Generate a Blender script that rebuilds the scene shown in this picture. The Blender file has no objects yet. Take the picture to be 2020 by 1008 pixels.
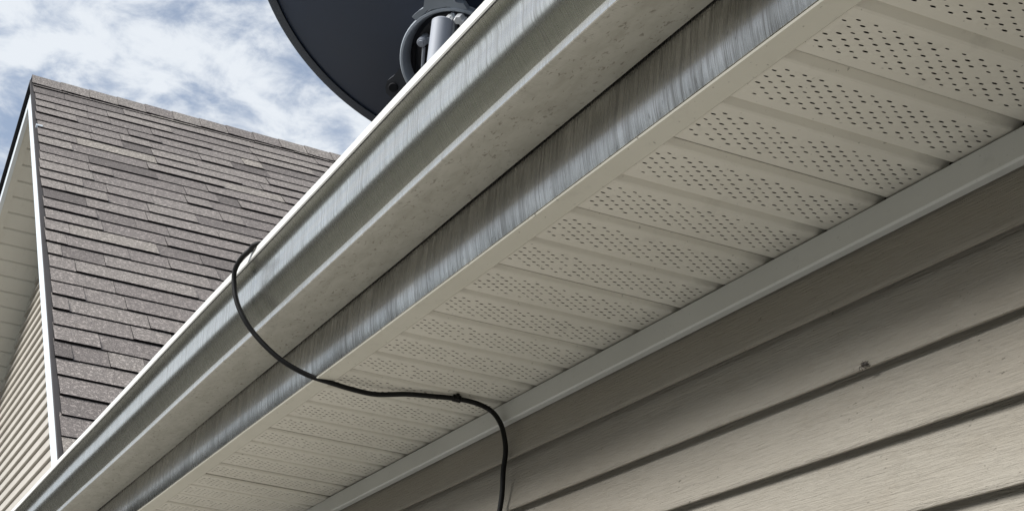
import bpy, bmesh, math, random
from mathutils import Vector, Matrix
random.seed(7)
SC = bpy.context.scene
COL = SC.collection
R = math.radians

# ------------------------------------------------------------------ camera
# axes of the house seen from the camera frame (x right, y down, z forward)
DX = Vector((-0.404876, 0.289864, 0.867210))    # along the wall, away from the camera
DY = Vector((0.909519, 0.225250, 0.349340))     # towards the wall
DU = Vector((0.094078, -0.930184, 0.354835))    # up
FPX = 3345.97
EYE = 1.65                                       # eye height above the ground
def W(a, i, u):
    """a = metres along the wall, i = metres towards the wall, u = metres above the eye"""
    return Vector((a, -i, u + EYE))
def ray(px, py):
    r = Vector((px - 1010.0, py - 504.0, FPX))
    return Vector((r.dot(DX), r.dot(DY), r.dot(DU)))
def at_i(px, py, i): r = ray(px, py); return r * (i / r[1])
def at_a(px, py, a): r = ray(px, py); return r * (a / r[0])
def at_u(px, py, u): r = ray(px, py); return r * (u / r[2])
def camvec(x, y, z):
    v = Vector((x, y, z)); return Vector((v.dot(DX), v.dot(DY), v.dot(DU)))
def at_depth(px, py, d): return camvec((px - 1010) / FPX * d, (py - 504) / FPX * d, d)
def proj(v):
    c = DX * v[0] + DY * v[1] + DU * v[2]
    return 1010 + FPX * c[0] / c[2], 504 + FPX * c[1] / c[2]

cam = bpy.data.cameras.new('camera'); co = bpy.data.objects.new('camera', cam); COL.objects.link(co)
right = Vector((DX[0], -DY[0], DU[0])); upv = Vector((-DX[1], DY[1], -DU[1])); back = Vector((-DX[2], DY[2], -DU[2]))
m = Matrix((right, upv, back)).transposed().to_4x4(); m.translation = Vector((0, 0, EYE))
co.matrix_world = m
cam.sensor_width = 36.0; cam.lens = FPX / 2020 * 36; cam.clip_start = 0.02; cam.clip_end = 2000
SC.camera = co

# ------------------------------------------------------------------ light
SUN_DIR = Vector((0.12, 0.81, 0.58)).normalized()   # towards the sun (world x, y, z)
w = bpy.data.worlds.new('World'); SC.world = w; w.use_nodes = True
nt = w.node_tree; nt.nodes.clear()
N = nt.nodes.new; LK = nt.links.new
out = N('ShaderNodeOutputWorld'); bg = N('ShaderNodeBackground'); bg.inputs[1].default_value = 0.105
sky = N('ShaderNodeTexSky'); sky.sky_type = 'NISHITA'; sky.sun_disc = False
sky.sun_elevation = math.asin(SUN_DIR.z); sky.sun_rotation = math.atan2(SUN_DIR.x, SUN_DIR.y)
sky.air_density = 1.0; sky.dust_density = 1.0; sky.ozone_density = 3.0
tc = N('ShaderNodeTexCoord'); sep = N('ShaderNodeSeparateXYZ'); LK(tc.outputs['Generated'], sep.inputs[0])
mz = N('ShaderNodeMath'); mz.operation = 'MAXIMUM'; mz.inputs[1].default_value = 0.0; LK(sep.outputs[2], mz.inputs[0])
ad = N('ShaderNodeMath'); ad.operation = 'ADD'; ad.inputs[1].default_value = 0.25; LK(mz.outputs[0], ad.inputs[0])
vd = N('ShaderNodeVectorMath'); vd.operation = 'DIVIDE'; LK(tc.outputs['Generated'], vd.inputs[0]); LK(ad.outputs[0], vd.inputs[1])
n1 = N('ShaderNodeTexNoise'); n1.inputs['Scale'].default_value = 17.0; n1.inputs['Detail'].default_value = 7.0; n1.inputs['Roughness'].default_value = 0.60; n1.inputs['Distortion'].default_value = 0.3
n2 = N('ShaderNodeTexNoise'); n2.inputs['Scale'].default_value = 2.6; n2.inputs['Detail'].default_value = 4.0
LK(vd.outputs[0], n1.inputs['Vector']); LK(vd.outputs[0], n2.inputs['Vector'])
mx = N('ShaderNodeMath'); mx.operation = 'MULTIPLY_ADD'; mx.inputs[1].default_value = 0.55; LK(n1.outputs[0], mx.inputs[0])
m2 = N('ShaderNodeMath'); m2.operation = 'MULTIPLY'; m2.inputs[1].default_value = 0.55; LK(n2.outputs[0], m2.inputs[0]); LK(m2.outputs[0], mx.inputs[2])
rp = N('ShaderNodeValToRGB'); rp.color_ramp.interpolation = 'EASE'
rp.color_ramp.elements[0].position = 0.45; rp.color_ramp.elements[0].color = (0.25, 0.25, 0.25, 1)
rp.color_ramp.elements[1].position = 0.63; rp.color_ramp.elements[1].color = (0.95, 0.95, 0.95, 1)
LK(mx.outputs[0], rp.inputs[0])
mix = N('ShaderNodeMix'); mix.data_type = 'RGBA'
LK(rp.outputs[0], mix.inputs[0]); LK(sky.outputs[0], mix.inputs[6]); mix.inputs[7].default_value = (6.6, 6.95, 7.35, 1)
LK(mix.outputs[2], bg.inputs[0]); LK(bg.outputs[0], out.inputs[0])

sd = bpy.data.lights.new('sun', 'SUN'); sd.energy = 5.0; sd.angle = R(26); sd.color = (1.0, 0.985, 0.96)
so = bpy.data.objects.new('sun', sd); COL.objects.link(so); so.location = (0, 8, 12)
so.rotation_euler = SUN_DIR.to_track_quat('Z', 'Y').to_euler()

SC.view_settings.view_transform = 'Standard'; SC.view_settings.look = 'None'
SC.view_settings.gamma = 1.0; SC.view_settings.use_curve_mapping = False
SC.view_settings.exposure = 0.30
SC.render.engine = 'CYCLES'

# ------------------------------------------------------------------ materials
class NB:
    def __init__(s, name):
        s.m = bpy.data.materials.new(name); s.m.use_nodes = True
        s.t = s.m.node_tree; s.b = s.t.nodes['Principled BSDF']; s.o = s.t.nodes['Material Output']
        s.tc = s.t.nodes.new('ShaderNodeTexCoord')
    def n(s, t, **k):
        x = s.t.nodes.new(t)
        for a, b in k.items(): setattr(x, a, b)
        return x
    def l(s, a, b): s.t.links.new(a, b)
    def geo_vec(s, scale, world=True):
        mp = s.n('ShaderNodeMapping'); mp.inputs['Scale'].default_value = scale
        if world:
            g = s.n('ShaderNodeNewGeometry'); s.l(g.outputs['Position'], mp.inputs[0])
        else: s.l(s.tc.outputs['Object'], mp.inputs[0])
        return mp.outputs[0]
    def noise(s, scale, vec=None, detail=4, rough=.55, sc3=(1, 1, 1), dist=0.0):
        n = s.n('ShaderNodeTexNoise'); n.inputs['Scale'].default_value = scale
        n.inputs['Detail'].default_value = detail; n.inputs['Roughness'].default_value = rough; n.inputs['Distortion'].default_value = dist
        s.l(vec if vec is not None else s.geo_vec(sc3), n.inputs['Vector']); return n.outputs[0]
    def ramp(s, fac, p0, p1, c0=(0, 0, 0, 1), c1=(1, 1, 1, 1)):
        r = s.n('ShaderNodeValToRGB'); e = r.color_ramp.elements
        e[0].position = p0; e[1].position = p1; e[0].color = c0; e[1].color = c1
        s.l(fac, r.inputs[0]); return r.outputs[0]
    def mixc(s, fac, a, b, blend='MIX'):
        x = s.n('ShaderNodeMix', data_type='RGBA', blend_type=blend)
        for v, k in ((fac, 0), (a, 6), (b, 7)):
            if isinstance(v, (int, float)): x.inputs[k].default_value = v
            elif isinstance(v, tuple): x.inputs[k].default_value = v if len(v) == 4 else v + (1,)
            else: s.l(v, x.inputs[k])
        return x.outputs[2]
    def math(s, op, a, b=None, c=None):
        x = s.n('ShaderNodeMath', operation=op)
        for k, v in enumerate((a, b, c)):
            if v is None: continue
            if isinstance(v, (int, float)): x.inputs[k].default_value = v
            else: s.l(v, x.inputs[k])
        return x.outputs[0]
    def bump(s, h, strength, dist):
        b = s.n('ShaderNodeBump'); b.inputs['Strength'].default_value = strength; b.inputs['Distance'].default_value = dist
        s.l(h, b.inputs['Height']); s.l(b.outputs[0], s.b.inputs['Normal'])
    def setc(s, col): 
        if isinstance(col, tuple): s.b.inputs['Base Color'].default_value = col + (1,)
        else: s.l(col, s.b.inputs['Base Color'])
    def setr(s, r):
        if isinstance(r, (int, float)): s.b.inputs['Roughness'].default_value = r
        else: s.l(r, s.b.inputs['Roughness'])

def flat(name, col, rough=.6, metal=0.0, spec=.5):
    b = NB(name); b.setc(col); b.setr(rough); b.b.inputs['Metallic'].default_value = metal; b.b.inputs['Specular IOR Level'].default_value = spec; return b.m

def make_gutter_paint():
    b = NB('gutter_paint')
    # fine run-off streaks across the metal, vertical in the place
    st = b.noise(1.0, detail=5, rough=.7, sc3=(480, 14, 10), dist=.4)
    st2 = b.noise(1.0, detail=4, rough=.6, sc3=(55, 6, 4), dist=.6)
    dirt = b.math('MULTIPLY', b.ramp(st, .42, .72), b.ramp(st2, .40, .70))
    spk = b.ramp(b.noise(1.0, detail=3, rough=.6, sc3=(75, 190, 120), dist=.6), .60, .68)
    big = b.ramp(b.noise(5.0, detail=4), .35, .7)
    base = b.mixc(big, (.80, .775, .71), (.70, .68, .62))
    c = b.mixc(b.math('MULTIPLY', b.ramp(st, .38, .64), .45), base, (.30, .285, .25))
    c = b.mixc(b.math('MULTIPLY', dirt, .72), c, (.14, .125, .095))
    # underside shade put into the colour by facing, plus real dark specks
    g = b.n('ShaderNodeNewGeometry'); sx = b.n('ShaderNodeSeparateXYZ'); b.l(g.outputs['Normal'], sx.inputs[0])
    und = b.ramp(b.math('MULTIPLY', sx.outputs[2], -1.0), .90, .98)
    under_shade = b.mixc(b.ramp(b.noise(1.0, detail=5, rough=.65, sc3=(16, 45, 45), dist=.5), .40, .66), (.40, .387, .335), (.325, .312, .262))
    c = b.mixc(und, c, under_shade)
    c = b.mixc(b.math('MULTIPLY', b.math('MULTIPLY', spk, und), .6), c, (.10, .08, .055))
    b.setc(c)
    b.setr(b.math('ADD', b.math('ADD', b.math('MULTIPLY_ADD', st, .18, .16), b.math('MULTIPLY', dirt, .12)), b.math('MULTIPLY', und, .30)))
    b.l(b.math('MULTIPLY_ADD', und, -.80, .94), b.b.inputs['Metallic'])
    b.b.inputs['Metallic'].default_value = .94
    h = b.math('ADD', b.math('MULTIPLY', st, .25), b.noise(1.0, detail=2, sc3=(7, 30, 30)))
    b.bump(h, .05, .004)
    return b.m

def make_fascia_paint():
    b = NB('fascia_paint')
    st = b.noise(1.0, detail=5, rough=.72, sc3=(620, 12, 8), dist=.5)
    st2 = b.noise(1.0, detail=4, rough=.6, sc3=(85, 5, 9), dist=.8)
    dirt = b.math('MULTIPLY', b.ramp(st, .36, .62), b.ramp(st2, .32, .62))
    spk = b.ramp(b.noise(1.0, detail=3, rough=.6, sc3=(190, 80, 85)), .66, .72)
    c = b.mixc(b.ramp(b.noise(1.0, detail=4, sc3=(7, 4, 12)), .35, .65), (.60, .585, .55), (.40, .39, .365))
    c = b.mixc(b.math('MULTIPLY', dirt, .80), c, (.09, .085, .075))
    c = b.mixc(b.math('MULTIPLY', spk, .6), c, (.05, .045, .04))
    b.setc(c)
    b.setr(b.math('ADD', b.math('MULTIPLY_ADD', st, .12, .17), b.math('MULTIPLY', dirt, .12)))
    b.b.inputs['Metallic'].default_value = .94
    b.bump(b.math('ADD', b.math('MULTIPLY', st, .3), b.noise(1.0, detail=2, sc3=(6, 20, 20))), .10, .004)
    return b.m

def make_vinyl(name, base, base2, rough=.42, speck=.5, end_dark=False):
    b = NB(name)
    big = b.noise(3.0, detail=5, rough=.6)
    c = b.mixc(b.ramp(big, .35, .68), base, base2)
    smudge = b.ramp(b.noise(1.0, detail=6, rough=.7, sc3=(14, 22, 22)), .58, .76)
    c = b.mixc(b.math('MULTIPLY', smudge, .28), c, tuple(x * .45 for x in base))
    spk = b.ramp(b.noise(1.0, detail=2, rough=.5, sc3=(120, 150, 150)), .70, .76)
    c = b.mixc(b.math('MULTIPLY', spk, speck), c, (.07, .06, .045))
    if end_dark:      # uneven darkening towards the wall end of the panels
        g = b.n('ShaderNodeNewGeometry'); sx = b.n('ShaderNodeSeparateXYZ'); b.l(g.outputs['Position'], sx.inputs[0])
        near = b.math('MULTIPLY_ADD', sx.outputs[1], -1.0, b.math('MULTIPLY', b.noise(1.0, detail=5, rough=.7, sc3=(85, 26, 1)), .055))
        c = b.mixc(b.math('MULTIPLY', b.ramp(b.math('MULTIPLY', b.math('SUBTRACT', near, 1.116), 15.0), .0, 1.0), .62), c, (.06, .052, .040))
    b.setc(c); b.setr(b.math('MULTIPLY_ADD', big, .2, rough - .1))
    b.bump(b.noise(1.0, detail=2, sc3=(9, 9, 9)), .08, .004)
    return b.m

def make_siding(name, base, base2, grain=True):
    b = NB(name)
    big = b.noise(2.2, detail=5, rough=.6, sc3=(.7, 1, 2.2))
    g1 = b.noise(1.0, detail=5, rough=.65, sc3=(16, 60, 330), dist=.9)
    g2 = b.noise(1.0, detail=4, rough=.6, sc3=(34, 90, 700), dist=.5)
    c = b.mixc(b.ramp(big, .35, .68), base, base2)
    c = b.mixc(b.math('MULTIPLY', b.ramp(g1, .52, .70), .38), c, tuple(x * .55 for x in base))
    patch = b.math('MULTIPLY', b.ramp(b.noise(1.0, detail=6, rough=.7, sc3=(9, 9, 16)), .52, .74), .26)
    c = b.mixc(patch, c, (.20, .17, .125))
    spk = b.math('MULTIPLY', b.ramp(b.noise(1.0, detail=3, rough=.55, sc3=(95, 130, 210)), .67, .73), b.ramp(b.noise(6.0, detail=2), .42, .6))
    c = b.mixc(b.math('MULTIPLY', spk, .7), c, (.05, .042, .03))
    b.setc(c); b.setr(.5)
    b.b.inputs['Specular IOR Level'].default_value = .35
    if grain: b.bump(b.math('ADD', g1, b.math('MULTIPLY', g2, .5)), .8, .0035)
    return b.m

def make_shingle():
    b = NB('shingle_granules')
    at = b.n('ShaderNodeAttribute'); at.attribute_name = 'tint'; at.attribute_type = 'GEOMETRY'
    r = b.n('ShaderNodeValToRGB'); e = r.color_ramp.elements
    e[0].position = 0.0; e[0].color = (.215, .192, .180, 1); e[1].position = 1.0; e[1].color = (.58, .53, .46, 1)
    x = r.color_ramp.elements.new(.42); x.color = (.385, .345, .322, 1)
    x = r.color_ramp.elements.new(.72); x.color = (.475, .432, .395, 1)
    b.l(at.outputs['Fac'], r.inputs[0])
    gr = b.noise(260.0, detail=2, rough=.6); gr2 = b.noise(70.0, detail=4, rough=.75)
    c = b.mixc(b.ramp(gr, .38, .66), b.mixc(1.0, r.outputs[0], (.52, .50, .50), 'MULTIPLY'), b.mixc(1.0, r.outputs[0], (1.42, 1.40, 1.36), 'MULTIPLY'))
    c = b.mixc(b.math('MULTIPLY', b.ramp(gr2, .56, .68), .45), c, (.33, .29, .24))
    c = b.mixc(b.math('MULTIPLY', b.ramp(gr2, .44, .30), .5), c, (.03, .027, .027))
    b.setc(c); b.setr(.92); b.b.inputs['Specular IOR Level'].default_value = .2
    b.bump(gr, .6, .004)
    return b.m

def make_ground():
    b = NB('pale_concrete')
    n = b.noise(.6, detail=6, rough=.65); n2 = b.noise(14.0, detail=4)
    c = b.mixc(b.ramp(n, .3, .7), (.35, .342, .325), (.285, .278, .262)); c = b.mixc(b.math('MULTIPLY', n2, .25), c, (.22, .21, .18))
    b.setc(c); b.setr(.9); b.bump(n2, .3, .01); return b.m

def make_lawn():
    b = NB('lawn_grass')
    n = b.noise(.35, detail=6, rough=.65); n2 = b.noise(30.0, detail=4)
    c = b.mixc(b.ramp(n, .3, .7), (.038, .042, .024), (.058, .056, .036)); c = b.mixc(b.math('MULTIPLY', n2, .4), c, (.03, .045, .012))
    b.setc(c); b.setr(1.0); b.b.inputs['Specular IOR Level'].default_value = 0.0; b.bump(n2, .6, .03); return b.m

def make_dish_paint():
    b = NB('dish_paint')
    n = b.noise(6.0, detail=5, rough=.65)
    b.setc(b.mixc(b.ramp(n, .3, .7), (.018, .028, .052), (.027, .040, .070)))
    b.setr(b.math('MULTIPLY_ADD', n, .2, .42)); b.bump(b.noise(400.0, detail=1), .1, .001); return b.m

M = dict(
    gutter=make_gutter_paint(), lip=make_vinyl('lip_sky_lit', (.70, .695, .66), (.62, .615, .58), speck=.4), fascia=make_fascia_paint(),  # lip is the same gutter metal, sky brightness painted into its colour
    soffit=make_vinyl('soffit_vinyl', (.67, .648, .575), (.61, .588, .518), end_dark=True),
    strip=make_vinyl('strip_vinyl', (.60, .585, .51), (.55, .535, .46), speck=.65),
    frieze=make_vinyl('frieze_vinyl', (.54, .543, .515), (.50, .503, .475), speck=.25),
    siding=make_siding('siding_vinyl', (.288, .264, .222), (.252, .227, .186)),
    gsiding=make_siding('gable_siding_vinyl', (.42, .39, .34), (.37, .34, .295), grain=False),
    gsoffit=make_vinyl('gable_soffit_vinyl', (.56, .55, .50), (.52, .51, .46), speck=.2),
    white=make_vinyl('white_trim', (.60, .64, .67), (.54, .58, .61), speck=.3),
    shingle=make_shingle(),
    asphalt=flat('asphalt_edge', (.012, .011, .011), .95, spec=.1),
    under=flat('roofing_felt', (.012, .012, .014), .8, spec=.2),
    starter=flat('starter_strip', (.060, .056, .056), .9, spec=.2),
    sheath=flat('sheathing_board', (.05, .043, .035), .9),
    ground=make_ground(), lawn=make_lawn(), leaf=flat('added_belt_leaves', (.030, .040, .020), .8, spec=.2),
    cable=flat('cable_rubber', (.004, .004, .004), .6, spec=.25),
    dish=make_dish_paint(),
    dishrim=flat('dish_rim_paint', (.036, .045, .062), .45),
    bracket=flat('bracket_grey', (.27, .30, .335), .5),
    bracketdark=flat('bracket_dark', (.022, .025, .032), .5),
    zinc=flat('galvanised_steel', (.30, .32, .36), .6, metal=.0),
    bright=flat('bright_zinc', (.85, .86, .86), .35, metal=.3),
    spider=flat('spider_brown', (.025, .018, .012), .6),
    web=flat('web_dust', (.22, .20, .16), .9),
)

# ------------------------------------------------------------------ mesh helpers
def link(name, me, mats, parent=None, smooth=None):
    o = bpy.data.objects.new(name, me); COL.objects.link(o)
    for x in (mats if isinstance(mats, (list, tuple)) else [mats]):
        if len(me.materials) < (len(mats) if isinstance(mats, (list, tuple)) else 1): me.materials.append(M[x])
    if parent: o.parent = parent
    if smooth is not None:
        me.shade_smooth(); me.set_sharp_from_angle(angle=R(smooth))
    return o
def mesh(name, verts, faces, fmat=None):
    me = bpy.data.meshes.new(name); me.from_pydata([tuple(v) for v in verts], [], faces)
    if fmat:
        for p, k in zip(me.polygons, fmat): p.material_index = k
    bm = bmesh.new(); bm.from_mesh(me); bmesh.ops.recalc_face_normals(bm, faces=bm.faces); bm.to_mesh(me); bm.free()
    return me
def wob(a, seed, amp):
    return (amp * (.6 * math.sin(a * 1.7 + seed) + .4 * math.sin(a * 4.3 + 2.1 * seed) + .18 * math.sin(a * 11.9 + 3.7 * seed)),
            amp * (.6 * math.sin(a * 1.3 + 1.9 * seed) + .4 * math.sin(a * 3.7 + .7 * seed) + .18 * math.sin(a * 9.7 + 5.1 * seed)))
def loft(name, prof, a0, a1, mats, parent, closed=True, smooth=None, cuts=1, seed=0.0, amp=0.0):
    """closed profile of (i, u) extruded along the wall"""
    n = len(prof); V = []; F = []
    for k in range(cuts + 1):
        a = a0 + (a1 - a0) * k / cuts
        di, du = wob(a, seed, amp)
        V += [W(a, i + di, u + du) for i, u in prof]
    for k in range(cuts):
        for j in range(n if closed else n - 1):
            F.append((k * n + j, k * n + (j + 1) % n, (k + 1) * n + (j + 1) % n, (k + 1) * n + j))
    if closed: F += [tuple(range(n)), tuple(range(cuts * n, cuts * n + n))]
    return link(name, mesh(name, V, F), mats, parent, smooth)
def sheet(prof, t):
    """thin closed section that follows the open polyline prof, offset by t to its left"""
    P = [Vector(p) for p in prof]; off = []
    for k, p in enumerate(P):
        d = Vector((0, 0))
        if k > 0: d += (p - P[k - 1]).normalized()
        if k < len(P) - 1: d += (P[k + 1] - p).normalized()
        d.normalize(); off.append(p + Vector((-d.y, d.x)) * t)
    return [tuple(p) for p in P] + [tuple(p) for p in reversed(off)]
def prism(name, poly, i0, i1, mats, parent):
    """polygon in (a, u) given thickness from i0 to i1"""
    n = len(poly); V = [W(a, i0, u) for a, u in poly] + [W(a, i1, u) for a, u in poly]
    F = [tuple(range(n)), tuple(range(n, 2 * n))] + [(k, (k + 1) % n, n + (k + 1) % n, n + k) for k in range(n)]
    return link(name, mesh(name, V, F), mats, parent)
def basis(ax):
    ax = ax.normalized(); t = Vector((0, 0, 1)) if abs(ax.z) < .9 else Vector((1, 0, 0))
    e1 = ax.cross(t).normalized(); return ax, e1, ax.cross(e1).normalized()
def lathe(name, c, ax, prof, mats, parent, seg=48, closed=False, smooth=35):
    """prof: list of (r, h) about axis ax through c (world)"""
    ax, e1, e2 = basis(ax); n = len(prof); V = []; F = []
    for s in range(seg):
        t = 2 * math.pi * s / seg; d = e1 * math.cos(t) + e2 * math.sin(t)
        V += [c + d * r + ax * h for r, h in prof]
    for s in range(seg):
        s2 = (s + 1) % seg
        for k in range(n if closed else n - 1):
            k2 = (k + 1) % n; F.append((s * n + k, s * n + k2, s2 * n + k2, s2 * n + k))
    me = mesh(name, V, F); bm = bmesh.new(); bm.from_mesh(me); bmesh.ops.remove_doubles(bm, verts=bm.verts, dist=1e-6); bmesh.ops.recalc_face_normals(bm, faces=bm.faces); bm.to_mesh(me); bm.free()
    return link(name, me, mats, parent, smooth)
def tube(name, pts, rad, mats, parent, seg=12, taper=None):
    V = []; F = []; n = len(pts); prev = None
    for k, p in enumerate(pts):
        d = (pts[min(k + 1, n - 1)] - pts[max(k - 1, 0)]).normalized()
        if prev is None: _, e1, e2 = basis(d)
        else: e1 = (prev - d * prev.dot(d)).normalized(); e2 = d.cross(e1)
        prev = e1; r = rad if taper is None else rad * taper[k]
        V += [p + (e1 * math.cos(2 * math.pi * s / seg) + e2 * math.sin(2 * math.pi * s / seg)) * r for s in range(seg)]
    for k in range(n - 1):
        for s in range(seg):
            s2 = (s + 1) % seg; F.append((k * seg + s, k * seg + s2, (k + 1) * seg + s2, (k + 1) * seg + s))
    F += [tuple(range(seg)), tuple(range((n - 1) * seg, n * seg))]
    return link(name, mesh(name, V, F), mats, parent, 50)
def catmull(P, sub=10):
    out = []
    for k in range(len(P) - 1):
        p0 = P[max(k - 1, 0)]; p1 = P[k]; p2 = P[k + 1]; p3 = P[min(k + 2, len(P) - 1)]
        for s in range(sub):
            t = s / sub
            out.append(.5 * ((2 * p1) + (p2 - p0) * t + (2 * p0 - 5 * p1 + 4 * p2 - p3) * t * t + (3 * p1 - p0 - 3 * p2 + p3) * t ** 3))
    return out + [P[-1]]
def tag(o, label=None, cat=None, kind=None, group=None):
    if label: o['label'] = label
    if cat: o['category'] = cat
    if kind: o['kind'] = kind
    if group: o['group'] = group
    return o
def empty(name, loc):
    o = bpy.data.objects.new(name, None); COL.objects.link(o); o.location = loc; o.empty_display_size = .2; return o
def adopt(o, root):
    o.parent = root; o.matrix_parent_inverse = root.matrix_world.inverted(); return o

# ------------------------------------------------------------------ ground
gm = mesh('lawn', [(-400, -400, 0), (400, -400, 0), (400, 400, 0), (-400, 400, 0)], [(0, 1, 2, 3)])
tag(link('lawn', gm, 'lawn'), kind='structure')
gm = mesh('driveway', [(-6, -1.30, .05), (17, -1.30, .05), (17, 4.2, .05), (-6, 4.2, .05), (-6, -1.30, .0), (17, -1.30, 0), (17, 4.2, 0), (-6, 4.2, 0)], [(0, 1, 2, 3), (0, 1, 5, 4), (1, 2, 6, 5), (2, 3, 7, 6), (3, 0, 4, 7)])
tag(link('driveway', gm, 'ground'), kind='structure')

# unseen tree belt, added to darken the gutter reflections and block low sky
wr = random.Random(5); V = []; F = []
for k in range(900):
    th_ = R(wr.uniform(4, 176)); rr = 30 + wr.uniform(-2.5, 2.5); h = wr.uniform(0, 1) ** .7 * (5.2 + 1.6 * math.sin(th_ * 9) + 1.0 * math.sin(th_ * 23)) * min(1.15, .55 + math.degrees(th_) / 90)
    c = Vector((math.cos(th_) * rr, math.sin(th_) * rr, h)); sz = wr.uniform(.9, 1.9)
    b = len(V)
    for q in range(6):
        d = Vector((wr.gauss(0, 1), wr.gauss(0, 1), wr.gauss(0, .8))).normalized(); e = d.orthogonal().normalized() * sz; g = d.cross(e)
        o_ = c + Vector((wr.gauss(0, .5), wr.gauss(0, .5), abs(wr.gauss(0, .4)))); o_.z = max(o_.z, sz * .7)
        bb = len(V); V += [o_ + e, o_ + g * .8, o_ - e * .9, o_ - g]; F.append((bb, bb + 1, bb + 2, bb + 3))
me_ = bpy.data.meshes.new('added_tree_belt'); me_.from_pydata([tuple(v) for v in V], [], F)
tag(link('added_tree_belt', me_, 'leaf'), kind='stuff')

# ------------------------------------------------------------------ house
A0, A1 = -2.5, 15.5
house = empty('house', (0, 0, 0))
tag(house, 'beige vinyl sided house with vented eave, long gutter and shingled gable', 'house')

WALL = 1.138; SOF = 0.85; FAS = 0.789
# wall behind the siding, up to the roof
loft('wall', [(1.172, -1.64), (1.172, 1.30), (1.30, 1.36), (1.30, -1.64)], A0, A1, 'sheath', house)
# siding boards: a slanting face, a turned-under bottom lip and a butt behind the board above
EXP = 0.0958; LIP0 = 0.738
sid_prof = sheet([(1.1530, EXP + .034), (1.1515, EXP + .001), (1.1446, .050), (1.1372, .0065), (1.1366, .0030), (1.1376, .0006), (1.1396, .0004), (1.1408, .0030), (1.1412, .0180)], -.0010)
bz = LIP0; k = 0
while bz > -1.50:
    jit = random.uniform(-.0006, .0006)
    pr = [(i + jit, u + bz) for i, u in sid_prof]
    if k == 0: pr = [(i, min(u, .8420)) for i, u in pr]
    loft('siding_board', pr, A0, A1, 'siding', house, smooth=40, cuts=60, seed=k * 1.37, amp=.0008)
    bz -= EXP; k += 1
# grey frieze trim under the soffit, two lengths lapped
fp = sheet([(1.150, .8470), (1.1335, .8474), (1.1320, .8460), (1.1320, .8125), (1.1335, .8105), (1.1440, .8105)], -.0015)
loft('frieze_trim', fp, A0, 3.829, 'frieze', house)
loft('frieze_trim', [(i + .0022, u) for i, u in fp], 3.832, A1, 'frieze', house)

# vented soffit: one panel, repeated
PER = 0.1292; LEN0, LEN1 = 0.808, 1.142
def panel_mesh(seed):
    V = []; F = []; pr_ = random.Random(seed)
    def quad(pts):
        b = len(V); V.extend(pts); F.append(tuple(range(b, b + len(pts))))
    def P(a, i, u=0.0): return Vector((a, -i, u))
    # groove: steep near side, shallow far side
    prof = [(0.0, 0.0), (.0012, .0006), (.0035, .0130), (.0065, .0150), (.0125, .0145), (.0225, .0016), (.0252, .0)]
    for (a, u), (a2, u2) in zip(prof, prof[1:]):
        quad([P(a, LEN0, u), P(a2, LEN0, u2), P(a2, LEN1, u2), P(a, LEN1, u)])
    h0 = .043 - .0042; rows = 9; dx_ = .0084; py = .0216
    quad([P(.0252, LEN0), P(h0, LEN0), P(h0, LEN1), P(.0252, LEN1)])
    h1 = h0 + rows * dx_
    quad([P(h1, LEN0), P(PER, LEN0), P(PER, LEN1), P(h1, LEN1)])
    ny = 15
    for r in range(rows):
        a0 = h0 + r * dx_; a1 = a0 + dx_; ca = (a0 + a1) / 2
        y0 = .8195 + (r % 2) * py / 2
        quad([P(a0, LEN0), P(a1, LEN0), P(a1, y0), P(a0, y0)])
        y = y0
        for q in range(ny):
            if y + py > LEN1 - .003: break
            cy = y + py / 2; hw, hh = dx_ / 2, py / 2
            if pr_.random() < .045:      # blocked by paint or dust
                quad([P(a0, y), P(a1, y), P(a1, y + py), P(a0, y + py)]); y += py; continue
            hs = pr_.uniform(.82, 1.12); jx, jy = pr_.uniform(-.0003, .0003), pr_.uniform(-.0006, .0006)
            angs = sorted([2 * math.pi * t / 8 for t in range(8)] + [math.atan2(sy * hh, sx * hw) % (2 * math.pi) for sx in (-1, 1) for sy in (-1, 1)])
            inn, outr = [], []
            for t in angs:
                c, s = math.cos(t), math.sin(t)
                k_ = min(hw / abs(c) if abs(c) > 1e-6 else 9, hh / abs(s) if abs(s) > 1e-6 else 9)
                outr.append((ca + c * k_, cy + s * k_)); inn.append((ca + jx + c * .0016 * hs, cy + jy + s * .0031 * hs))
            for t in range(len(angs)):
                t2 = (t + 1) % len(angs)
                quad([P(*outr[t]), P(*outr[t2]), P(inn[t2][0], inn[t2][1], .0004), P(inn[t][0], inn[t][1], .0004)])
            y += py
        quad([P(a0, y), P(a1, y), P(a1, LEN1), P(a0, LEN1)])
    me = bpy.data.meshes.new('soffit_panel'); me.from_pydata([tuple(v) for v in V], [], F)
    bm = bmesh.new(); bm.from_mesh(me); bmesh.ops.remove_doubles(bm, verts=bm.verts, dist=1e-6); bmesh.ops.recalc_face_normals(bm, faces=bm.faces); bm.to_mesh(me); bm.free()
    return me
pms = [panel_mesh(q) for q in range(5)]
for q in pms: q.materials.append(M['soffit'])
base_a = 1.3448
k0 = int((A0 - base_a) / PER); k1 = int((A1 - base_a) / PER)
for k in range(k0, k1):
    o = bpy.data.objects.new('soffit_panel', pms[random.randrange(5)]); COL.objects.link(o); o.parent = house
    o.location = (base_a + k * PER, 0, EYE + SOF + random.uniform(-.0007, .0007))
    o.rotation_euler = (random.uniform(-.0009, .0009), random.uniform(-.0022, .0022), 0)
# flat return under the fascia
loft('soffit_edge_strip', sheet([(.7962, .8478), (.7975, .8462), (.8265, .8458), (.8282, .8468), (.8284, .8496)], -.0012), A0, A1, 'strip', house, cuts=120, seed=4.1, amp=.0006)
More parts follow.
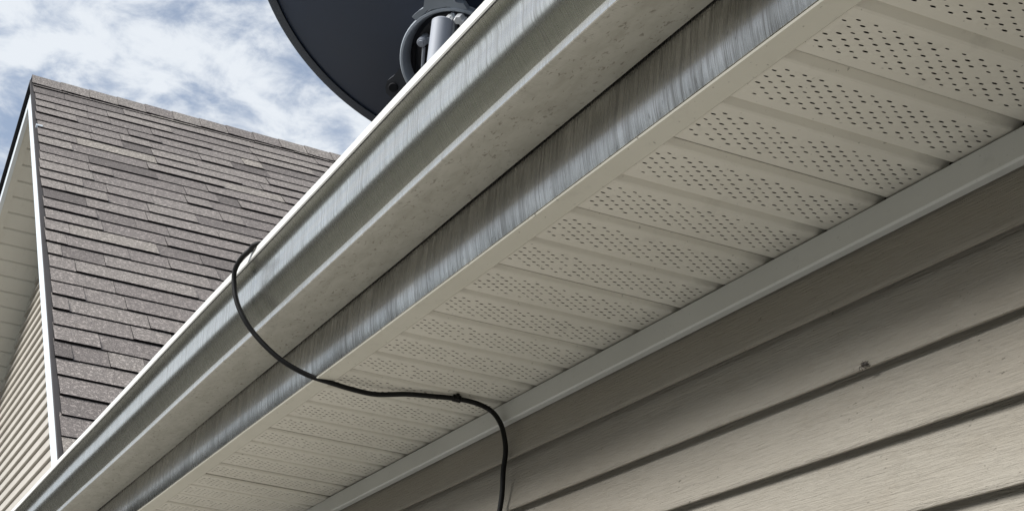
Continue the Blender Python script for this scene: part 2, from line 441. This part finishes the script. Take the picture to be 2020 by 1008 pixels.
# fascia: flat face whose foot rolls inwards
fpts = [(.7890, 1.055), (.7890, .895)]
for t in range(0, 13):
    q = t / 12; fpts.append((.7890 + .0068 * q ** 1.6, .885 - .0355 * q))
fpts += [(.7972, .8490)]
tag(loft('fascia', sheet(fpts, .0016), A0, A1, 'fascia', house, smooth=30, cuts=120, seed=4.1, amp=.0007), 'dull streaked metal fascia under the gutter, brighter along its foot')
# gutter: ogee front, flat bottom, rolled lip
gp = [(.7875, 1.052), (.7875, .9405), (.7855, .9382), (.6990, .9380), (.6972, .9392), (.6968, .9500), (.6982, .9522)]
pts_ = []
hgt = 1.0475 - .9535; nst = 30; gi, gu = .6545, 1.0475
def phi(t):      # lean of the ogee face from upright, from the lip (0) to the foot (1)
    def sm(x): x = min(1, max(0, x)); return x * x * (3 - 2 * x)
    return 41 * (1 - sm((t - .0) / .40)) + .5 + 35 * sm((t - .40) / .38) + 2 * sm((t - .88) / .12)
tot = sum(math.tan(R(phi((k + .5) / nst))) for k in range(nst)) * hgt / nst
for k in range(nst + 1):
    pts_.append((gi, gu))
    gi += math.tan(R(phi((k + .5) / nst))) * hgt / nst * (.6985 - .6545) / tot; gu -= hgt / nst
gp += pts_[::-1]
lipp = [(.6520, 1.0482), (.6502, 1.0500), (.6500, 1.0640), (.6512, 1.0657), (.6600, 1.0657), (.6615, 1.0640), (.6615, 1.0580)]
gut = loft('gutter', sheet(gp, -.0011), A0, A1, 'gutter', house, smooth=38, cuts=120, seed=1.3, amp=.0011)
tag(gut, 'glossy dirt streaked metal gutter with bright top lip')
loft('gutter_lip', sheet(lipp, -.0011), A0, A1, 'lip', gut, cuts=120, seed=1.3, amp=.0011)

# main roof above the eave (seen only from elsewhere)
PM = math.tan(R(30))
def mroof(i): return 1.062 + (i - .70) * PM
loft('main_roof', [(.712, mroof(.712) - .004), (5.6, mroof(5.6)), (5.6, mroof(5.6) - .03), (.712, mroof(.712) - .034)], A0, A1, 'starter', house)
for a in (A0 + .01, A1 - .03):
    V = [(.80, .86), (.80, 1.06), (5.55, mroof(5.55) - .04), (5.55, -1.64), (1.16, -1.64), (1.16, .86)]
    poly = [W(a, i, u) for i, u in V] + [W(a + .02, i, u) for i, u in V]; n = len(V)
    link('end_wall', mesh('end_wall', poly, [tuple(range(n)), tuple(range(n, 2 * n))] + [(j, (j + 1) % n, n + (j + 1) % n, n + j) for j in range(n)]), 'siding', house)
loft('back_wall', [(5.50, -1.64), (5.50, mroof(5.5) - .035), (5.56, mroof(5.56) - .035), (5.56, -1.64)], A0, A1, 'siding', house)

# ------------------------------------------------------------------ gable
TH = R(35.5); CT, ST = math.cos(TH), math.sin(TH)
AA, AU = 9.719, 4.335; RK = 0.690; E_ = 0.1722
S_END = (AU - 1.09) / ST
def nline(a, off=0): return AU - abs(AA - a) * math.tan(TH) + off / CT     # slope line, off = distance square to it
def slope_poly(side, o1, o2, s_end=S_END, gap=.001):
    a_in = AA + side * gap; a_out = AA + side * s_end * CT
    return [(a_in, nline(a_in, o1)), (a_out, nline(a_out, o1)), (a_out, nline(a_out, o2)), (a_in, nline(a_in, o2))]
groof = prism('gable_roof', slope_poly(-1, -.002, -.016, gap=.0), RK, 5.4, 'starter', house)
prism('gable_roof', slope_poly(1, -.002, -.020, gap=.0005), RK, 5.4, 'under', house)
for side in (-1, 1):
    prism('rake_fascia', slope_poly(side, -.0225, -.150), .7125, .735, 'white', house)
    prism('rake_trim', slope_poly(side, -.122, -.141), .7355, .775, 'gsoffit', house)
    prism('rake_deck', slope_poly(side, -.0215, -.040, gap=.0012), .737, 5.4, 'sheath', house)
# boards lining the underside of the rake
SB = 0.1225
for side in (-1, 1):
    s = .060
    while s < S_END - SB:
        a1, a2 = AA + side * s * CT, AA + side * (s + SB - .009) * CT
        am = AA + side * (s + .006) * CT
        poly = [(a1, nline(a1, -.126)), (am, nline(am, -.136)), (a2, nline(a2, -.136)), (a2, nline(a2, -.124)), (a1, nline(a1, -.118))]
        prism('soffit_board', poly, .7755, 1.066, 'gsoffit', house)
        s += SB
    prism('soffit_backing', slope_poly(side, -.098, -.112), .7755, 1.066, 'sheath', house)
# gable wall
GW = 1.066
gw = prism('gable_wall', [(AA, nline(AA, -.15)), (AA - 4.6, nline(AA - 4.6, -.15)), (AA + 4.6, nline(AA + 4.6, -.15))], GW + .012, GW + .05, 'sheath', house)
prism('gable_channel', slope_poly(-1, -.1365, -.165), GW - .010, GW + .008, 'white', gw)
prism('gable_channel', slope_poly(1, -.1365, -.165), GW - .010, GW + .008, 'gsoffit', gw)
GE = 0.080; u = 1.16
tt = math.tan(TH)
while u < AU - .40:
    top = AU - .166 / CT
    def half(z): return max((top - z) / tt, .0)
    V = []
    for (i, z) in ((GW - .008, u + .004), (GW - .010, u + .007), (GW + .006, u + GE + .006), (GW + .011, u + GE + .004), (GW + .011, u + .002)):
        h = half(z); V += [W(AA - h, i, z), W(AA + h, i, z)]
    F = [(2 * j, 2 * j + 1, (2 * j + 3) % 10, (2 * j + 2) % 10) for j in range(5)] + [(0, 2, 4, 6, 8), (1, 3, 5, 7, 9)]
    link('siding_board', mesh('siding_board', V, F), 'gsiding', gw)
    u += GE

# shingles on the near slope, tab by tab
def SL(i, s, t): return W(AA - s * CT - t * ST, i, AU - s * ST + t * CT)
def lip_y(x): return -1.0746 * (x - 957.0)
tabs = []
rng = random.Random(11)
ncourse = int(S_END / E_) + 1
for k in range(1, ncourse + 1):
    d = .012 + k * E_ 
    if d > S_END: break
    i = RK + .012 + rng.uniform(-.003, .010) - 0; ph = rng.uniform(0, 6.28); prevhi = False
    start = True
    while i < 5.3:
        wdt = rng.choice([.12, .17, .22, .27, .32, .38, .46]) * rng.uniform(.9, 1.12)
        if start: wdt = rng.uniform(.06, .34); start = False
        hi = (not prevhi) if rng.random() < .72 else prevhi; prevhi = hi
        th = .0088 + rng.uniform(-.0015, .0022) if hi else .0048 + rng.uniform(0, .0015)
        tint = min(1, max(0, rng.gauss(.57 if hi else .43, .125)))
        if rng.random() < .06: tint = rng.uniform(.76, .92)
        if rng.random() < .08: tint = rng.uniform(.05, .2)
        i2 = i + wdt
        def edge(x): return d + .0035 * math.sin(x * 3.1 + ph) + .0022 * math.sin(x * 9.7 + 2 * ph)
        tabs.append((i, i2 - .0015, edge(i) + rng.uniform(-.0014, .0014), edge(i2) + rng.uniform(-.0014, .0014), d - E_ - .03, th, tint, k))
        i = i2
def tab_geo(T):
    i, i2, s1, s2, s0, th, tint, k = T
    b = .0022
    V = [SL(i, s0, .0), SL(i2, s0, .0), SL(i2, s0, .0012), SL(i, s0, .0012),
         SL(i, s1, b), SL(i2, s2, b), SL(i2, s2, b + th), SL(i, s1, b + th)]
    F = [(3, 2, 6, 7), (4, 5, 6, 7), (0, 1, 5, 4), (0, 1, 2, 3), (0, 3, 7, 4), (1, 2, 6, 5)]
    return V, F, [0, 1, 1, 1, 1, 1]
vis = []; rest = []
for T in tabs:
    pA = proj(Vector((AA - T[2] * CT, T[0], AU - T[2] * ST))); pB = proj(Vector((AA - (T[2] - E_) * CT, T[0], AU - (T[2] - E_) * ST)))
    if pB[1] < lip_y(pB[0]) and pB[0] > -5:
        pC = proj(Vector((AA - T[2] * CT, T[1], AU - T[2] * ST)))
        vis.append((abs(pC[0] - pA[0]) * abs(pA[1] - pB[1]), T))
    else: rest.append(T)
vis.sort(key=lambda x: -x[0])
rest += [t for _, t in vis[296:]]; vis = [t for _, t in vis[:296]]
print('shingle tabs: parts', len(vis), 'rest', len(rest))
def set_tint(me, vals):
    at = me.attributes.new('tint', 'FLOAT', 'FACE'); at.data.foreach_set('value', vals)
for T in vis:
    V, F, mm = tab_geo(T); me = mesh('shingle', V, F, mm); set_tint(me, [T[6]] * 6)
    link('shingle', me, ['shingle', 'asphalt'], groof)
V, F, mm, tv = [], [], [], []
for T in rest:
    v, f_, q = tab_geo(T); b = len(V); V += v; F += [tuple(x + b for x in g) for g in f_]; mm += q; tv += [T[6]] * 6
me = mesh('shingle_field', V, F, mm); set_tint(me, tv); tag(link('shingle_field', me, ['shingle', 'asphalt'], groof), kind='stuff')
# ridge caps
i = RK + .006
while i < 5.2:
    L = .30; V = []
    for (ii, lift) in ((i, .021), (i + L, .014)):
        for (da, dt) in ((-.165, 0), (0, .012), (.165, 0)):
            V += [W(AA + da * CT, ii, AU - abs(da) * ST + lift + dt), W(AA + da * CT, ii, AU - abs(da) * ST + lift + dt - .008)]
    F = [(0, 2, 8, 6), (2, 4, 10, 8), (1, 3, 9, 7), (3, 5, 11, 9), (0, 1, 7, 6), (4, 5, 11, 10), (0, 2, 3, 1), (2, 4, 5, 3), (6, 8, 9, 7), (8, 10, 11, 9)]
    me = mesh('ridge_cap', V, F, [0, 0, 1, 1, 1, 1, 1, 1, 1, 1]); set_tint(me, [rng.uniform(.35, .75)] * len(F))
    link('ridge_cap', me, ['shingle', 'asphalt'], groof)
    i += .172
# small bent flashing nail near the top of the rake
prism('drip_clip', [(AA - .99, nline(AA - .99, .012)), (AA - .97, nline(AA - .97, .012)), (AA - .97, nline(AA - .97, -.03)), (AA - .99, nline(AA - .99, -.03))], .700, .735, 'white', groof)

# ------------------------------------------------------------------ satellite dish
NB_ = camvec(.417, -.600, .682).normalized()        # where the dish points (a, i, u)
def wv(v): return Vector((v[0], -v[1], v[2]))
nW = wv(NB_)
DC = at_depth(852, -27, 3.94); cW = W(*DC)
DR, DD = .474, .078
mast_top = at_depth(873, 44, 3.70); mi, ma = mast_top[1], mast_top[0]
dish = empty('satellite_dish', W(ma, mi, mroof(mi)))
bpy.context.view_layer.update()
tag(dish, 'dark navy satellite dish seen from behind, on a grey mast above the gutter', 'satellite dish')
prof = []
for k in range(0, 25):
    r = DR * k / 24; prof.append((max(r, .0005), -DD * (1 - (r / DR) ** 2)))
inner = [(r, h + .006) for r, h in prof]
adopt(lathe('reflector', cW, nW, prof + inner[::-1], 'dish', None, seg=96), dish)
adopt(lathe('rim', cW, nW, [(DR - .022, -.0075), (DR - .024, -.0125), (DR - .002, -.013), (DR + .006, -.008), (DR + .008, .004), (DR + .002, .010), (DR - .004, .010), (DR - .003, -.001)], 'dishrim', None, seg=120, closed=True), dish)
# round back bracket
rc = at_depth(897, 116, 3.86); rW = W(*rc)
tocam = (W(0, 0, 0) - rW).normalized()
bax = (-nW * .55 + tocam * .75).normalized()
ring = adopt(lathe('bracket_ring', rW, bax, [(.100, -.10), (.117, -.10), (.1225, .010), (.1235, .020), (.121, .0255), (.116, .0265), (.1135, .023), (.108, -.02)], 'bracket', None, seg=72, closed=True), dish)
adopt(lathe('bracket_plate', rW, bax, [(.0005, -.030), (.098, -.034), (.110, -.022), (.110, -.034), (.09, -.045), (.0005, -.045)], 'bracketdark', None, seg=48), dish)
def pix_plane(px, py, off):
    """point on the bracket plane (shifted off along its axis) behind a pixel"""
    r = ray(px, py); d = Vector((r[0], -r[1], r[2])); o = W(0, 0, 0); c = rW + bax * off
    return o + d * ((c - o).dot(bax) / d.dot(bax))
def plate(name, pix, off, thick, mats, parent):
    P = [pix_plane(x, y, off) for x, y in pix]; n = len(P)
    V = P + [p - bax * thick for p in P]
    F = [tuple(range(n)), tuple(range(n, 2 * n))] + [(k, (k + 1) % n, n + (k + 1) % n, n + k) for k in range(n)]
    o = link(name, mesh(name, V, F), mats, None); adopt(o, parent); return o
bpy.context.view_layer.update()
plate('bracket_arm', [(812, 34), (826, 22), (835, 17), (839, -12), (838, -60), (890, -64), (890, -14), (899, 5), (914, 8), (922, 20), (880, 14), (842, 22), (822, 42)], .0235, .03, 'bracket', dish)
lug = plate('bracket_lug', [(795, 128), (776, 151), (764, 160), (760, 172), (762, 184), (772, 194), (790, 196), (802, 188), (806, 160)], .004, .03, 'bracketdark', dish)
adopt(lathe('lug_bolt', pix_plane(776, 173, .006), bax, [(.0003, .004), (.010, .004), (.0115, 0), (.0115, -.006)], 'under', None, seg=16), dish)
# mast: upright tube down to the roof
mb = mroof(mi)
mastpts = [W(ma, mi, mast_top[2]), W(ma, mi, mast_top[2] - .1), W(ma, mi, mb - .02)]
adopt(tube('mast', mastpts, .0235, 'zinc', None, seg=24), dish)
adopt(lathe('mast_cap', mastpts[0], Vector((0, 0, 1)), [(.0003, .004), (.019, .004), (.0235, 0), (.0237, -.003)], 'zinc', None, seg=24), dish)
pl = .11
fp_ = [W(ma - pl, mi - pl, mroof(mi - pl) + .0), W(ma + pl, mi - pl, mroof(mi - pl)), W(ma + pl, mi + pl, mroof(mi + pl)), W(ma - pl, mi + pl, mroof(mi + pl))]
adopt(link('mast_foot', mesh('mast_foot', fp_ + [p + Vector((0, 0, .008)) for p in fp_], [(0, 1, 2, 3), (4, 5, 6, 7), (0, 1, 5, 4), (1, 2, 6, 5), (2, 3, 7, 6), (3, 0, 4, 7)]), 'zinc', None), dish)
# clamp ear beside the mast head, links, bolts
plate('clamp_ear', [(886, 30), (890, 27), (895, 28), (897, 34), (896, 90), (880, 108), (881, 70)], .030, .03, 'bracket', dish)
for (x, y, r_) in ((884, 40, .0085), (904, 40, .0105), (912, 46, .0085)):
    adopt(lathe('bolt', pix_plane(x, y, .050), bax, [(.0003, .006), (r_ * .8, .006), (r_, .003), (r_, -.03)], 'bright', None, seg=6, smooth=20), dish)
adopt(lathe('bolt', pix_plane(831, 85, .036), bax, [(.0003, .007), (.006, .007), (.0065, .002), (.0088, .002), (.0088, -.002), (.0112, -.003), (.0112, -.05)], 'zinc', None, seg=18, smooth=25), dish)
plate('tilt_link', [(834, 76), (862, 72), (862, 86), (834, 88)], .020, .006, 'bracket', dish)
adopt(tube('tilt_rod', [pix_plane(836, 94, .030), pix_plane(834, 125, .028), pix_plane(832, 170, .024)], .0038, 'zinc', None, seg=10), dish)
plate('tilt_slot', [(838, 90), (860, 88), (858, 190), (836, 190)], -.012, .004, 'under', dish)
plate('tilt_slot', [(812, 96), (820, 88), (818, 190), (808, 150)], -.018, .004, 'under', dish)

# ------------------------------------------------------------------ cable
cp = []
for (x, y, a) in ((505, 481, 2.852), (492, 493, 2.880), (477, 508, 2.905), (465, 528, 2.925), (461.5, 552, 2.93), (466, 590, 2.925), (479, 625, 2.915), (499, 656, 2.905), (528, 687, 2.893),
                  (562, 714, 2.88), (605, 738, 2.867), (650, 755, 2.850), (700, 769, 2.845), (745, 776.5, 2.846), (800, 778.5, 2.826), (850, 781, 2.806), (900, 786.5, 2.790), (940, 796, 2.786)):
    cp.append(at_a(x, y, a))
for (x, y, i) in ((970, 812, 1.112), (988, 836, 1.122), (996, 865, 1.125), (997, 892, 1.126), (992, 930, 1.124), (987, 975, 1.121), (983, 1030, 1.122), (979, 1110, 1.126), (976, 1250, 1.128), (972, 1500, 1.127), (968, 1900, 1.128), (955, 2700, 1.128)):
    cp.append(at_i(x, y, i))
start_pts = [Vector((ma + .03, mi - .03, mroof(mi - .03) + .012)), Vector((3.05, .90, mroof(.90) + .008)), Vector((2.87, .74, mroof(.74) + .010)), Vector((2.846, .68, 1.072))]
kr = random.Random(3)
cw = [W(*p) + Vector((kr.gauss(0, .0012), kr.gauss(0, .0006), kr.gauss(0, .0008))) for p in start_pts + cp]
cable = empty('coaxial_cable', W(2.9, 1.128, -1.6)); bpy.context.view_layer.update()
tag(cable, 'black cable looped over the gutter, across the soffit and down the siding', 'cable')
sheathed = tube('sheath', catmull(cw, 8), .0047, 'cable', None, seg=12); adopt(sheathed, cable)
# clip holding it to the soffit
cpt = W(*at_a(901, 786, 2.790)); tang = (W(*at_a(930, 793, 2.786)) - cpt).normalized()
side = tang.cross(Vector((0, 0, 1))).normalized()
adopt(tube('clip', [cpt - tang * .008, cpt - tang * .007, cpt + tang * .007, cpt + tang * .008], .0068, 'cable', None, seg=12, taper=[.8, 1, 1, .8]), cable)
adopt(tube('clip_nail', [cpt + side * .0075 + Vector((0, 0, -.004)), cpt + side * .0075 + Vector((0, 0, EYE + SOF - cpt.z))], .0034, 'cable', None, seg=10), cable)

# ------------------------------------------------------------------ spider on the siding and dust web on the soffit
sp = at_i(1708, 721, 1.1345); spw = W(*sp)
spider = empty('spider', spw); bpy.context.view_layer.update()
tag(spider, 'tiny dark spider sitting on the bottom edge of a siding board', 'spider')
adopt(tube('body', [spw + Vector((-.0075, .002, 0)), spw + Vector((-.005, .0025, .0005)), spw + Vector((-.0015, .0028, .0005)), spw + Vector((.0005, .0028, 0)), spw + Vector((.003, .0026, -.0003)), spw + Vector((.005, .002, -.0005))], .0024, 'spider', None, seg=10, taper=[.3, 1, 1, .55, .75, .3]), spider)
for s in (-1, 1):
    for q in range(4):
        ang = R(90 + (q - 1.5) * 34) * s
        e = Vector((math.cos(ang) * 1.1 + .1 * s * (q - 1.5), 0, math.sin(ang) * .5))
        adopt(tube('leg', [spw + Vector((.001, .002, 0)), spw + Vector((.001, .0055, 0)) + e * .0045, spw + Vector((.001, .0008, 0)) + e * .0105], .0004, 'spider', None, seg=5), spider)
